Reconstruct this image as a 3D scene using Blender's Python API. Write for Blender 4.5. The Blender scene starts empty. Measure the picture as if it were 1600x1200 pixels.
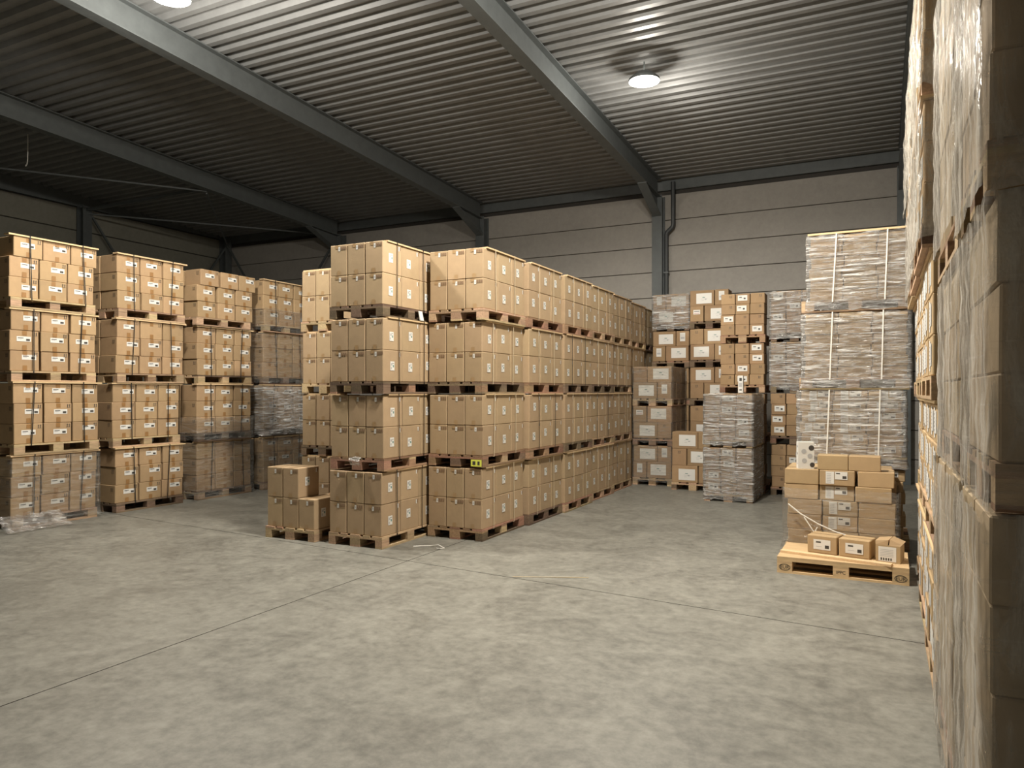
import bpy, bmesh, math, random
from mathutils import Vector, Matrix
random.seed(7)
R = math.radians
scene = bpy.context.scene
C = scene.collection

# ------------------------------------------------------------------ camera, world, exposure
EYE = 1.86
cd = bpy.data.cameras.new('camera'); cam = bpy.data.objects.new('camera', cd); C.objects.link(cam)
cam.location = (0, 0, EYE); cam.rotation_euler = (R(90), 0, R(26.6))
cd.sensor_width = 36; cd.lens = 1150 / 1600 * 36; cd.shift_y = 0.0075
cd.clip_start = 0.05; cd.clip_end = 100
scene.camera = cam
w = bpy.data.worlds.new('world'); scene.world = w; w.use_nodes = True
w.node_tree.nodes['Background'].inputs[0].default_value = (0.8, 0.9, 1, 1)
w.node_tree.nodes['Background'].inputs[1].default_value = 0.03
scene.view_settings.view_transform = 'Standard'; scene.view_settings.look = 'None'
scene.view_settings.gamma = 1; scene.view_settings.use_curve_mapping = False
scene.view_settings.exposure = 0.3
LAMPS = [(-2.5, 6.35, 6.5, 2050), (-7.8, 6.2, 6.7, 1150), (-3.3, 11.2, 6.7, 480)]      # x, y, z, watts: high-bay lamps
LAMP_COLOUR = (1.0, 0.93, 0.82)

# ------------------------------------------------------------------ materials
def new_mat(name):
    m = bpy.data.materials.new(name); m.use_nodes = True
    nt = m.node_tree; b = nt.nodes['Principled BSDF']
    return m, nt, b
def nd(nt, t, **kw):
    n = nt.nodes.new(t)
    for k, v in kw.items():
        if k in n.inputs: n.inputs[k].default_value = v
        else: setattr(n, k, v)
    return n
def plain(name, col, rough=0.6, metal=0.0, spec=0.5):
    m, nt, b = new_mat(name)
    b.inputs['Base Color'].default_value = (*col, 1); b.inputs['Roughness'].default_value = rough
    b.inputs['Metallic'].default_value = metal; b.inputs['Specular IOR Level'].default_value = spec
    return m
def varied(name, col, var=0.12, scale=(3, 3, 3), nscale=6, namt=0.18, rough=0.75, spec=0.25, bump=0.0, bscale=40, hue=0.004, metal=0.0):
    """base colour * per-object tint * object-space noise"""
    m, nt, b = new_mat(name); L = nt.links.new
    tc = nd(nt, 'ShaderNodeTexCoord'); mp = nd(nt, 'ShaderNodeMapping'); mp.inputs['Scale'].default_value = scale
    L(tc.outputs['Object'], mp.inputs['Vector'])
    oi = nd(nt, 'ShaderNodeObjectInfo')
    add = nd(nt, 'ShaderNodeVectorMath', operation='ADD'); sc = nd(nt, 'ShaderNodeMath', operation='MULTIPLY'); sc.inputs[1].default_value = 37.0
    L(oi.outputs['Random'], sc.inputs[0]); L(mp.outputs['Vector'], add.inputs[0]); L(sc.outputs[0], add.inputs[1])
    no = nd(nt, 'ShaderNodeTexNoise', Scale=nscale, Detail=4.0, Roughness=0.6); L(add.outputs[0], no.inputs['Vector'])
    mr = nd(nt, 'ShaderNodeMapRange'); mr.inputs[3].default_value = 1 - namt; mr.inputs[4].default_value = 1 + namt
    mr.inputs[1].default_value = 0.25; mr.inputs[2].default_value = 0.75
    L(no.outputs[0], mr.inputs[0])
    mv = nd(nt, 'ShaderNodeMapRange'); mv.inputs[3].default_value = 1 - var; mv.inputs[4].default_value = 1 + var
    L(oi.outputs['Random'], mv.inputs[0])
    mu = nd(nt, 'ShaderNodeMath', operation='MULTIPLY'); L(mr.outputs[0], mu.inputs[0]); L(mv.outputs[0], mu.inputs[1])
    hs = nd(nt, 'ShaderNodeHueSaturation'); hs.inputs['Color'].default_value = (*col, 1)
    wn = nd(nt, 'ShaderNodeTexWhiteNoise', noise_dimensions='1D'); L(sc.outputs[0], wn.inputs['W'])
    mh = nd(nt, 'ShaderNodeMapRange'); mh.inputs[3].default_value = 0.5 - hue; mh.inputs[4].default_value = 0.5 + hue
    L(wn.outputs['Value'], mh.inputs[0]); L(mh.outputs[0], hs.inputs['Hue']); L(mu.outputs[0], hs.inputs['Value'])
    L(hs.outputs[0], b.inputs['Base Color'])
    b.inputs['Roughness'].default_value = rough; b.inputs['Specular IOR Level'].default_value = spec; b.inputs['Metallic'].default_value = metal
    if bump:
        n2 = nd(nt, 'ShaderNodeTexNoise', Scale=bscale, Detail=3.0); L(add.outputs[0], n2.inputs['Vector'])
        bp = nd(nt, 'ShaderNodeBump', Strength=bump, Distance=0.01); L(n2.outputs[0], bp.inputs['Height']); L(bp.outputs[0], b.inputs['Normal'])
    return m
def film_mat(name, haze, gloss, tint=(0.95, 0.95, 0.94), sc3=(1.6, 1.6, 9), bumpd=0.06, glint=0.5, col=(0.62, 0.61, 0.57)):
    m, nt, b = new_mat(name); nt.nodes.remove(b); L = nt.links.new
    out = [n for n in nt.nodes if n.type == 'OUTPUT_MATERIAL'][0]
    tc = nd(nt, 'ShaderNodeTexCoord'); mp = nd(nt, 'ShaderNodeMapping'); mp.inputs['Scale'].default_value = sc3
    mp.inputs['Rotation'].default_value = (R(7), R(-6), 0)
    oi = nd(nt, 'ShaderNodeObjectInfo'); add = nd(nt, 'ShaderNodeVectorMath', operation='ADD')
    sc = nd(nt, 'ShaderNodeMath', operation='MULTIPLY'); sc.inputs[1].default_value = 51.0
    L(oi.outputs['Random'], sc.inputs[0]); L(tc.outputs['Object'], add.inputs[0]); L(sc.outputs[0], add.inputs[1]); L(add.outputs[0], mp.inputs['Vector'])
    no = nd(nt, 'ShaderNodeTexNoise', Scale=3.0, Detail=5.0, Roughness=0.62, Distortion=0.6); L(mp.outputs[0], no.inputs['Vector'])
    bp = nd(nt, 'ShaderNodeBump', Strength=1.0, Distance=bumpd); L(no.outputs[0], bp.inputs['Height'])
    lw = nd(nt, 'ShaderNodeLayerWeight', Blend=0.3); L(bp.outputs[0], lw.inputs['Normal'])
    mrg = nd(nt, 'ShaderNodeMapRange'); mrg.inputs[3].default_value = gloss * 0.35; mrg.inputs[4].default_value = gloss * 2.2; L(lw.outputs['Fresnel'], mrg.inputs[0])
    tr = nd(nt, 'ShaderNodeBsdfTransparent'); tr.inputs[0].default_value = (*tint, 1)
    di = nd(nt, 'ShaderNodeBsdfDiffuse'); di.inputs[0].default_value = (*col, 1); L(bp.outputs[0], di.inputs['Normal'])
    gl = nd(nt, 'ShaderNodeBsdfGlossy'); gl.inputs['Roughness'].default_value = 0.16; L(bp.outputs[0], gl.inputs['Normal'])
    hz = nd(nt, 'ShaderNodeMapRange'); hz.inputs[1].default_value = 0.42; hz.inputs[2].default_value = 0.72
    hz.inputs[3].default_value = haze * 0.35; hz.inputs[4].default_value = min(0.9, haze * 2.2); L(no.outputs[0], hz.inputs[0])
    mp2 = nd(nt, 'ShaderNodeMapping'); mp2.inputs['Scale'].default_value = (1.3, 1.3, 26); mp2.inputs['Rotation'].default_value = (R(-4), R(5), 0); L(add.outputs[0], mp2.inputs['Vector'])
    n3 = nd(nt, 'ShaderNodeTexNoise', Scale=2.0, Detail=3.0, Roughness=0.5, Distortion=0.8); L(mp2.outputs[0], n3.inputs['Vector'])
    sr = nd(nt, 'ShaderNodeMapRange'); sr.inputs[1].default_value = 0.56; sr.inputs[2].default_value = 0.70; sr.inputs[3].default_value = 0.0; sr.inputs[4].default_value = glint; L(n3.outputs[0], sr.inputs[0])  # white highlights painted into the film as thin stretched streaks
    ha = nd(nt, 'ShaderNodeMath', operation='ADD'); ha.use_clamp = True; L(hz.outputs[0], ha.inputs[0]); L(sr.outputs[0], ha.inputs[1])
    m1 = nd(nt, 'ShaderNodeMixShader'); L(ha.outputs[0], m1.inputs[0]); L(tr.outputs[0], m1.inputs[1]); L(di.outputs[0], m1.inputs[2])
    m2 = nd(nt, 'ShaderNodeMixShader'); L(mrg.outputs[0], m2.inputs[0]); L(m1.outputs[0], m2.inputs[1]); L(gl.outputs[0], m2.inputs[2])
    L(m2.outputs[0], out.inputs[0])
    return m
M = {}
M['card_tall'] = varied('card_tall', (0.395, 0.288, 0.175), var=0.08, nscale=3, namt=0.06)
M['card_small'] = varied('card_small', (0.40, 0.275, 0.155), var=0.10, nscale=3, namt=0.07)
M['card_large'] = varied('card_large', (0.34, 0.225, 0.125), var=0.12, nscale=3, namt=0.08)
M['card_flat'] = varied('card_flat', (0.43, 0.305, 0.17), var=0.10, nscale=3, namt=0.07)
M['card_pale'] = varied('card_pale', (0.40, 0.31, 0.20), var=0.08, nscale=3, namt=0.07)
M['wood'] = varied('wood', (0.42, 0.30, 0.185), var=0.3, scale=(2, 14, 14), nscale=4, namt=0.3, rough=0.8, hue=0.02, bump=0.2)
M['wood_new'] = varied('wood_new', (0.60, 0.43, 0.24), var=0.15, scale=(2, 14, 14), nscale=4, namt=0.15, rough=0.75, bump=0.15)
M['wood_dark'] = varied('wood_dark', (0.17, 0.12, 0.08), var=0.35, scale=(2, 14, 14), nscale=4, namt=0.35, rough=0.85, hue=0.02, bump=0.2)
M['wood_red'] = varied('wood_red', (0.30, 0.185, 0.115), var=0.25, scale=(2, 14, 14), nscale=4, namt=0.3, rough=0.85, hue=0.02, bump=0.2)
M['lath'] = varied('lath', (0.62, 0.45, 0.26), var=0.12, scale=(14, 2, 14), nscale=4, namt=0.1, rough=0.7)
M['paper'] = plain('paper', (0.70, 0.69, 0.65), 0.6)
M['ink'] = plain('ink', (0.05, 0.045, 0.04), 0.6)
M['ink_soft'] = plain('ink_soft', (0.22, 0.14, 0.08), 0.7)
M['ink_grey'] = plain('ink_grey', (0.42, 0.42, 0.42), 0.6)
M['ink_green'] = plain('ink_green', (0.12, 0.24, 0.22), 0.6)
M['ink_red'] = plain('ink_red', (0.45, 0.06, 0.05), 0.6)
M['tape'] = plain('tape', (0.30, 0.165, 0.065), 0.35)
M['tape_clear'] = plain('tape_clear', (0.36, 0.24, 0.125), 0.3)
M['strap_black'] = plain('strap_black', (0.015, 0.015, 0.015), 0.4)
M['strap_white'] = plain('strap_white', (0.78, 0.76, 0.70), 0.4)
M['strap_cream'] = plain('strap_cream', (0.62, 0.52, 0.36), 0.4)
M['film'] = film_mat('film', 0.10, 0.16, glint=.25)
M['film_heavy'] = film_mat('film_heavy', 0.24, 0.34, glint=.85, col=(.86, .85, .82))  # whitest film, with the strongest painted highlights
M['film_milky'] = film_mat('film_milky', 0.42, 0.12, sc3=(4, 4, .9), bumpd=0.016, glint=.12, col=(.55, .52, .46))
M['steel'] = varied('steel', (0.115, 0.128, 0.13), var=0.05, nscale=2, namt=0.12, rough=0.5, spec=0.4)
M['deck'] = varied('deck', (0.23, 0.235, 0.235), var=0.0, nscale=1.2, namt=0.12, rough=0.45, spec=0.5)
M['dark_pipe'] = plain('dark_pipe', (0.05, 0.055, 0.057), 0.5)
M['yellow'] = plain('yellow', (0.75, 0.80, 0.12), 0.5)
M['gap'] = plain('gap', (0.06, 0.055, 0.05), 0.9)
def lamp_glow():
    m, nt, b = new_mat('lamp_glow')
    b.inputs['Emission Color'].default_value = (*LAMP_COLOUR, 1); b.inputs['Emission Strength'].default_value = 8
    return m
M['lamp_glow'] = lamp_glow()
def concrete(name, col, rough, amt, s1=0.7, s2=9.0):
    m, nt, b = new_mat(name); L = nt.links.new
    tc = nd(nt, 'ShaderNodeTexCoord'); ge = nd(nt, 'ShaderNodeNewGeometry')
    n1 = nd(nt, 'ShaderNodeTexNoise', Scale=s1, Detail=8.0, Roughness=0.68, Distortion=1.2); L(ge.outputs['Position'], n1.inputs['Vector'])
    n2 = nd(nt, 'ShaderNodeTexNoise', Scale=s2, Detail=5.0, Roughness=0.7); L(ge.outputs['Position'], n2.inputs['Vector'])
    mx = nd(nt, 'ShaderNodeMath', operation='ADD'); L(n1.outputs[0], mx.inputs[0]); L(n2.outputs[0], mx.inputs[1])
    mr = nd(nt, 'ShaderNodeMapRange'); mr.inputs[1].default_value = 0.75; mr.inputs[2].default_value = 1.25
    mr.inputs[3].default_value = 1 - amt; mr.inputs[4].default_value = 1 + amt; L(mx.outputs[0], mr.inputs[0])
    hs = nd(nt, 'ShaderNodeHueSaturation'); hs.inputs['Color'].default_value = (*col, 1); L(mr.outputs[0], hs.inputs['Value'])
    L(hs.outputs[0], b.inputs['Base Color'])
    rr = nd(nt, 'ShaderNodeMapRange'); rr.inputs[3].default_value = rough - 0.12; rr.inputs[4].default_value = rough + 0.12
    L(n1.outputs[0], rr.inputs[0]); L(rr.outputs[0], b.inputs['Roughness'])
    bp = nd(nt, 'ShaderNodeBump', Strength=0.12, Distance=0.01); L(n2.outputs[0], bp.inputs['Height']); L(bp.outputs[0], b.inputs['Normal'])
    return m
M['floor'] = concrete('floor', (0.180, 0.176, 0.152), 0.5, 0.36, 1.7, 11.0)
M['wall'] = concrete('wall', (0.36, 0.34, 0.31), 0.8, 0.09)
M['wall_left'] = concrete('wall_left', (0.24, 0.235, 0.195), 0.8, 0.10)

# ------------------------------------------------------------------ mesh helpers
def mesh(name, verts, faces, mats, idx=None):
    me = bpy.data.meshes.new(name); me.from_pydata([tuple(v) for v in verts], [], faces)
    for m in mats: me.materials.append(M[m])
    if idx: me.polygons.foreach_set('material_index', idx)
    me.update(); return me
BOXF = [(0, 3, 2, 1), (4, 5, 6, 7), (0, 1, 5, 4), (1, 2, 6, 5), (2, 3, 7, 6), (3, 0, 4, 7)]
class MB:
    def __init__(s): s.v, s.f, s.i = [], [], []
    def box(s, x0, x1, y0, y1, z0, z1, mi=0):
        o = len(s.v); s.v += [(x0, y0, z0), (x1, y0, z0), (x1, y1, z0), (x0, y1, z0), (x0, y0, z1), (x1, y0, z1), (x1, y1, z1), (x0, y1, z1)]
        s.f += [tuple(o + k for k in f) for f in BOXF]; s.i += [mi] * 6; return s
    def hexa(s, bottom, top, mi=0):
        o = len(s.v); s.v += list(bottom) + list(top); s.f += [tuple(o + k for k in f) for f in BOXF]; s.i += [mi] * 6; return s
    def poly(s, pts, mi=0):
        o = len(s.v); s.v += list(pts); s.f.append(tuple(range(o, o + len(pts)))); s.i.append(mi); return s
    def bar(s, a, b, wd, th=None, up=Vector((0, 0, 1)), mi=0):
        a, b = Vector(a), Vector(b); th = th or wd; d = (b - a).normalized()
        sd = d.cross(up)
        if sd.length < 1e-4: sd = Vector((1, 0, 0))
        sd.normalize(); u = sd.cross(d).normalized()
        q = lambda p: [tuple(p + sd * (i * wd / 2) + u * (j * th / 2)) for i, j in ((-1, -1), (1, -1), (1, 1), (-1, 1))]
        o = len(s.v); s.v += q(a) + q(b); s.f += [tuple(o + k for k in f) for f in BOXF]; s.i += [mi] * 6; return s
    def tube(s, pts, r, n=8, mi=0):
        pts = [Vector(p) for p in pts]; o = len(s.v)
        for k, p in enumerate(pts):
            d = (pts[min(k + 1, len(pts) - 1)] - pts[max(k - 1, 0)]).normalized()
            a = d.orthogonal().normalized() if k == 0 else (a - d * a.dot(d)).normalized()
            b = d.cross(a)
            s.v += [tuple(p + a * r * math.cos(t * 2 * math.pi / n) + b * r * math.sin(t * 2 * math.pi / n)) for t in range(n)]
        for k in range(len(pts) - 1):
            for t in range(n):
                s.f.append((o + k * n + t, o + k * n + (t + 1) % n, o + (k + 1) * n + (t + 1) % n, o + (k + 1) * n + t)); s.i.append(mi)
        s.f.append(tuple(o + t for t in reversed(range(n)))); s.i.append(mi)
        s.f.append(tuple(o + (len(pts) - 1) * n + t for t in range(n))); s.i.append(mi); return s
    def mesh(s, name, *mats): return mesh(name, s.v, s.f, mats, s.i)
def obj(name, me, parent=None, loc=(0, 0, 0), rz=0.0):
    o = bpy.data.objects.new(name, me); C.objects.link(o); o.location = loc
    if rz: o.rotation_euler = (0, 0, rz)
    if parent: o.parent = parent
    return o
def tag(o, label, cat, group=None):
    o['label'] = label; o['category'] = cat
    if group: o['group'] = group
    return o
def struct(o): o['kind'] = 'structure'; return o
def empty(name, loc=(0, 0, 0), rz=0.0): return obj(name, None, None, loc, rz)
def smooth(me):
    me.polygons.foreach_set('use_smooth', [True] * len(me.polygons)); me.update()

# ------------------------------------------------------------------ the hall
XL, YB, XR, YF = -18.8, 17.0, 5.6, -6.0
def deck_z(y): return 6.76 + 0.045 * (YB - y)
fl = struct(obj('floor', MB().box(XL - .3, XR + .3, YF - .3, YB + .3, -0.25, -0.006).mesh('floor', 'gap')))
g = 0.005                                                           # saw-cut joints: one along the beam line, one skewed across the hall
def jy(x): return 7.2 + (x + 9.4) * (6.33 - 7.2) / 8.6
for x0, x1 in ((XL - .2, -4.65 - g), (-4.65 + g, XR + .2)):
    for lo, hi in ((lambda x: YF - .2, lambda x: jy(x) - g), (lambda x: jy(x) + g, lambda x: YB + .2)):
        b = [(x0, lo(x0)), (x1, lo(x1)), (x1, hi(x1)), (x0, hi(x0))]
        obj('floor_slab', MB().hexa([(x, y, -0.006) for x, y in b], [(x, y, 0.0) for x, y in b]).mesh('floor_slab', 'gap', 'floor'), fl).data.polygons[1].material_index = 1
COLX = [-18.6, -14.0, -9.3, -4.62, 0.42, 5.3]
wb = struct(obj('wall_back', MB().box(XL, XR, YB + 0.06, YB + 0.3, 0, 6.55).mesh('wall_back', 'gap')))
def panel_mesh(n, L, mat, axis):
    b = MB()
    if axis == 'x':                                                 # chamfered edge towards the room (-y)
        b.hexa([(0, 0, 0.010), (L, 0, 0.010), (L, 0.07, 0.002), (0, 0.07, 0.002)], [(0, 0, 0.588), (L, 0, 0.588), (L, 0.07, 0.598), (0, 0.07, 0.598)])
    else:
        b.hexa([(0, 0, 0.010), (0, L, 0.010), (-0.07, L, 0.002), (-0.07, 0, 0.002)], [(0, 0, 0.588), (0, L, 0.588), (-0.07, L, 0.598), (-0.07, 0, 0.598)])
    return b.mesh(n, mat)
for k in range(5):
    x0, x1 = (XL if k == 0 else COLX[k]) + 0.003, COLX[k + 1] - 0.003
    me = panel_mesh('wall_panel', x1 - x0, 'wall', 'x')
    for j in range(11): obj('wall_panel', me, wb, (x0, YB - 0.01, -0.12 + 0.598 * j))
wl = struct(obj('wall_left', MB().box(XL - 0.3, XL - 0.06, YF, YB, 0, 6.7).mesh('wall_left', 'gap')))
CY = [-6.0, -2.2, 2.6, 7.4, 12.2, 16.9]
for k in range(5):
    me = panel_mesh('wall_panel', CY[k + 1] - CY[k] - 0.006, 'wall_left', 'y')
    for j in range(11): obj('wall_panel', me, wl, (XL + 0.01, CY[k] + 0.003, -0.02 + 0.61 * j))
struct(obj('wall_right', MB().box(XR, XR + 0.25, YF, YB, 0, 6.7).mesh('wall_right', 'wall')))
struct(obj('wall_front', MB().box(XL, XR, YF - 0.25, YF, 0, 7.6).mesh('wall_front', 'wall')))
# trapezoidal roof deck, ribs running along x
def make_deck():
    b = MB(); P = 0.25; n = int((YB - YF + 0.4) / P); prof = []
    for k in range(n):
        y = YB + 0.3 - k * P
        for dy, dz in ((0, 0), (0.085, 0), (0.115, 0.075), (0.22, 0.075)): prof.append((y - dy, deck_z(y - dy) + dz))
    for k in range(len(prof) - 1):
        (ya, za), (yb, zb) = prof[k], prof[k + 1]
        b.poly([(XL - .3, ya, za), (XR + .3, ya, za), (XR + .3, yb, zb), (XL - .3, yb, zb)])
    b.box(XL - .3, XR + .3, YF - .1, YB + .3, 8.2, 8.3)
    return b.mesh('ceiling', 'deck')
ceil = struct(obj('ceiling', make_deck()))
# eaves beam above the back wall and the left wall
struct(obj('trim_1', MB().box(XL, XR, YB - 0.05, YB + 0.3, 6.55, 6.86).mesh('eaves_beam', 'steel')))
struct(obj('trim_2', MB().box(XL - 0.3, XL + 0.06, YF, YB, 6.7, 7.9).mesh('gable_beam', 'steel')))
# roof beams with haunch and wall column
def I_beam(x, sx=0.2):
    b = MB(); d = 0.42; t = 0.02
    y1, y0 = YB - 0.3, YF
    zb = lambda y: deck_z(y) - d - 0.01
    for lo, hi, hw in ((0, t, sx / 2), (d - t, d, sx / 2), (t, d - t, 0.008)):
        b.hexa([(x - hw, y0, zb(y0) + lo), (x + hw, y0, zb(y0) + lo), (x + hw, y1, zb(y1) + lo), (x - hw, y1, zb(y1) + lo)],
               [(x - hw, y0, zb(y0) + hi), (x + hw, y0, zb(y0) + hi), (x + hw, y1, zb(y1) + hi), (x - hw, y1, zb(y1) + hi)])
    return b.mesh('roof_beam', 'steel')
def haunch(x, sx=0.2):
    b = MB(); ya, yb = YB - 1.5, YB - 0.3; za, zb2 = deck_z(ya) - 0.43, 5.93
    b.hexa([(x - .008, ya, za - .001), (x + .008, ya, za - .001), (x + .008, yb, zb2), (x - .008, yb, zb2)], [(x - .008, ya, za), (x + .008, ya, za), (x + .008, yb, 6.33), (x - .008, yb, 6.33)])
    b.hexa([(x - sx / 2, ya, za - .02), (x + sx / 2, ya, za - .02), (x + sx / 2, yb, zb2 - .02), (x - sx / 2, yb, zb2 - .02)], [(x - sx / 2, ya, za), (x + sx / 2, ya, za), (x + sx / 2, yb, zb2), (x - sx / 2, yb, zb2)])
    return b.mesh('haunch', 'steel')
def column_mesh(x, y, along, h=6.4, wd=0.24):
    b = MB()
    if along == 'y': b.box(x - wd / 2, x + wd / 2, y, y + .02, 0, h).box(x - wd / 2, x + wd / 2, y + .25, y + .27, 0, h).box(x - .008, x + .008, y + .02, y + .25, 0, h)
    else: b.box(x, x + .02, y - wd / 2, y + wd / 2, 0, h).box(x + .25, x + .27, y - wd / 2, y + wd / 2, 0, h).box(x + .02, x + .25, y - .008, y + .008, 0, h)
    return b.mesh('column', 'steel')
names = {-14.0: 'trim_3', -9.3: 'trim_4', -4.62: 'trim_5', 0.42: 'trim_6', 5.3: 'trim_7'}
for x, nme in names.items():
    e = struct(empty(nme, (0, 0, 0)))
    obj('column', column_mesh(x, YB - 0.3, 'y'), e)
    obj('roof_beam', I_beam(x), e); obj('haunch', haunch(x), e)
e = struct(empty('trim_8'))
obj('column', column_mesh(XL + .05, YB - 0.16, 'x', 6.69), e)
for k, y in enumerate((12.2, 7.4, 2.6, -2.2)):
    e2 = struct(empty('trim_%d' % (9 + k))); obj('column', column_mesh(XL + .05, y, 'x', 6.69), e2)
# wind bracing rods in the end bay
e = struct(empty('trim_13'))
b = XL + 0.3
for a, c, wd in (((b, 12.2, 6.6), (-14.1, 12.2, 6.62), .07), ((b, 12.2, 6.5), (-14.1, 16.8, 6.4), .035), ((b, 16.8, 6.5), (-14.1, 12.2, 6.5), .035),
                 ((b, 12.3, 6.5), (b, 16.8, 0.4), .05), ((b, 16.8, 6.5), (b, 12.3, 0.4), .05), ((b + .1, 16.7, 6.5), (-14.1, 16.7, 0.5), .05), ((-14.1, 16.7, 6.2), (b + .1, 16.7, 0.5), .05),
                 ((b, 7.4, 6.6), (-14.1, 7.4, 6.75), .07), ((b, 7.4, 6.7), (-14.1, 12.2, 6.55), .035)):
    obj('bracing_rod', MB().bar(a, c, wd).mesh('bracing_rod', 'steel'), e)
# drainpipe beside the middle column
dp = obj('drainpipe', MB().tube([(-4.28, YB - .15, 6.7), (-4.28, YB - .15, 5.72), (-4.30, YB - .15, 5.66), (-4.42, YB - .15, 5.55), (-4.44, YB - .15, 5.49), (-4.44, YB - .15, 0.02)], 0.05, 10).mesh('drainpipe', 'dark_pipe'))
tag(dp, 'dark drainpipe with an elbow running down beside the steel column', 'pipe')
for z in (4.6, 3.2): obj('pipe_clamp', MB().box(-4.5, -4.38, YB - .205, YB - .08, z, z + .03).mesh('pipe_clamp', 'steel'), dp)
hw = obj('hanging_wire', MB().tube([(-15.55, 9.0, 7.11), (-15.55, 9.0, 6.75), (-15.56, 9.0, 6.58), (-15.58, 9.0, 6.5), (-15.62, 9.0, 6.47), (-15.63, 9.0, 6.5)], 0.009, 6).mesh('hanging_wire', 'strap_white'))
tag(hw, 'thin white wire with a hooked end hanging from the roof', 'wire')
# high-bay lamps above the aisle (above the top of the picture)
def lamp(x, y, z, power, label):
    m = MB(); n = 20
    for r0, z0, r1, z1 in ((0.07, 0.16, 0.12, 0.14), (0.12, 0.14, 0.24, 0.04), (0.24, 0.04, 0.24, 0.0)):
        for k in range(n):
            a, c = 2 * math.pi * k / n, 2 * math.pi * (k + 1) / n
            m.poly([(r1 * math.cos(a), r1 * math.sin(a), z1), (r1 * math.cos(c), r1 * math.sin(c), z1), (r0 * math.cos(c), r0 * math.sin(c), z0), (r0 * math.cos(a), r0 * math.sin(a), z0)])
    t = tag(empty('high_bay_lamp', (x, y, z)), label, 'lamp', 'high-bay lamps')
    obj('lamp_housing', m.mesh('lamp_housing', 'steel'), t)
    obj('suspension', MB().tube([(0, 0, 0.16), (0, 0, max(.17, deck_z(y) - z - .01))], 0.012, 6).mesh('suspension', 'steel'), t)
    obj('diffuser', MB().poly([(0.23 * math.cos(2 * math.pi * k / n), 0.23 * math.sin(2 * math.pi * k / n), 0.03) for k in reversed(range(n))]).mesh('diffuser', 'lamp_glow'), t)
    ld = bpy.data.lights.new('lamp_light', 'SPOT'); ld.spot_size = R(174); ld.spot_blend = 0.35; ld.shadow_soft_size = 0.25; ld.energy = power * .8; ld.color = LAMP_COLOUR
    lo = obj('lamp_light', ld, t, (0, 0, -0.03))
    lp = bpy.data.lights.new('roof_fill', 'POINT'); lp.shadow_soft_size = 0.1; lp.energy = power * .20; lp.color = LAMP_COLOUR
    obj('roof_fill', lp, t, (0, 0, -0.16))  # extra point light added below the housing to brighten the roof
for (x, y, lz, p), lab in zip(LAMPS, ('round high-bay lamp over the right aisle', 'round high-bay lamp over the left aisle', 'round high-bay lamp over the far end of the aisle')):
    lamp(x, y, lz, p, lab)

# ------------------------------------------------------------------ pallets
# base shape: 1.2 along x, 0.8 along y, 0.144 high, origin at the middle of the underside
def unit_box(name, sx, sy, sz, mats):
    h = lambda v: v / 2
    return {m: MB().box(-h(sx), h(sx), -h(sy), h(sy), -h(sz), h(sz)).mesh(name, m) for m in mats}
WOODS = ('wood', 'wood_new', 'wood_dark', 'wood_red')
PM = {'wide': unit_box('top_board', 1.2, .145, .022, WOODS), 'slim': unit_box('top_board', 1.2, .10, .022, WOODS),
      'cross': unit_box('stringer_board', .145, .8, .022, WOODS), 'blockw': unit_box('block', .145, .145, .078, WOODS), 'blocks': unit_box('block', .145, .10, .078, WOODS),
      'bottom': unit_box('bottom_board', 1.2, .10, .022, WOODS), 'bottomw': unit_box('bottom_board', 1.2, .145, .022, WOODS)}
LAYOUT = [('top_board', 'wide', 0, -.3275, .133), ('top_board', 'wide', 0, .3275, .133), ('top_board', 'wide', 0, 0, .133), ('top_board', 'slim', 0, -.17, .133), ('top_board', 'slim', 0, .17, .133)]
for px in (-.5275, 0, .5275):
    LAYOUT.append(('stringer_board', 'cross', px, 0, .111))
    for py in (-.35, 0, .35): LAYOUT.append(('block', 'blockw' if py == 0 else 'blocks', px, py, .061))
for py in (-.35, 0, .35): LAYOUT.append(('bottom_board', 'bottomw' if py == 0 else 'bottom', 0, py, .011))
def pallet(x, y, z, rz, label, group, wood='wood'):
    t = tag(empty('wooden_pallet', (x, y, z), rz), label, 'pallet', group)
    for n, k, px, py, pz in LAYOUT:
        wd = wood
        if random.random() < .18 and wood != 'wood_new': wd = random.choice(('wood', 'wood_dark', 'wood_red') if wood != 'wood_dark' else ('wood_dark', 'wood_dark', 'wood_red'))
        obj(n, PM[k][wd], t, (px, py, pz))
    return t

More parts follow.
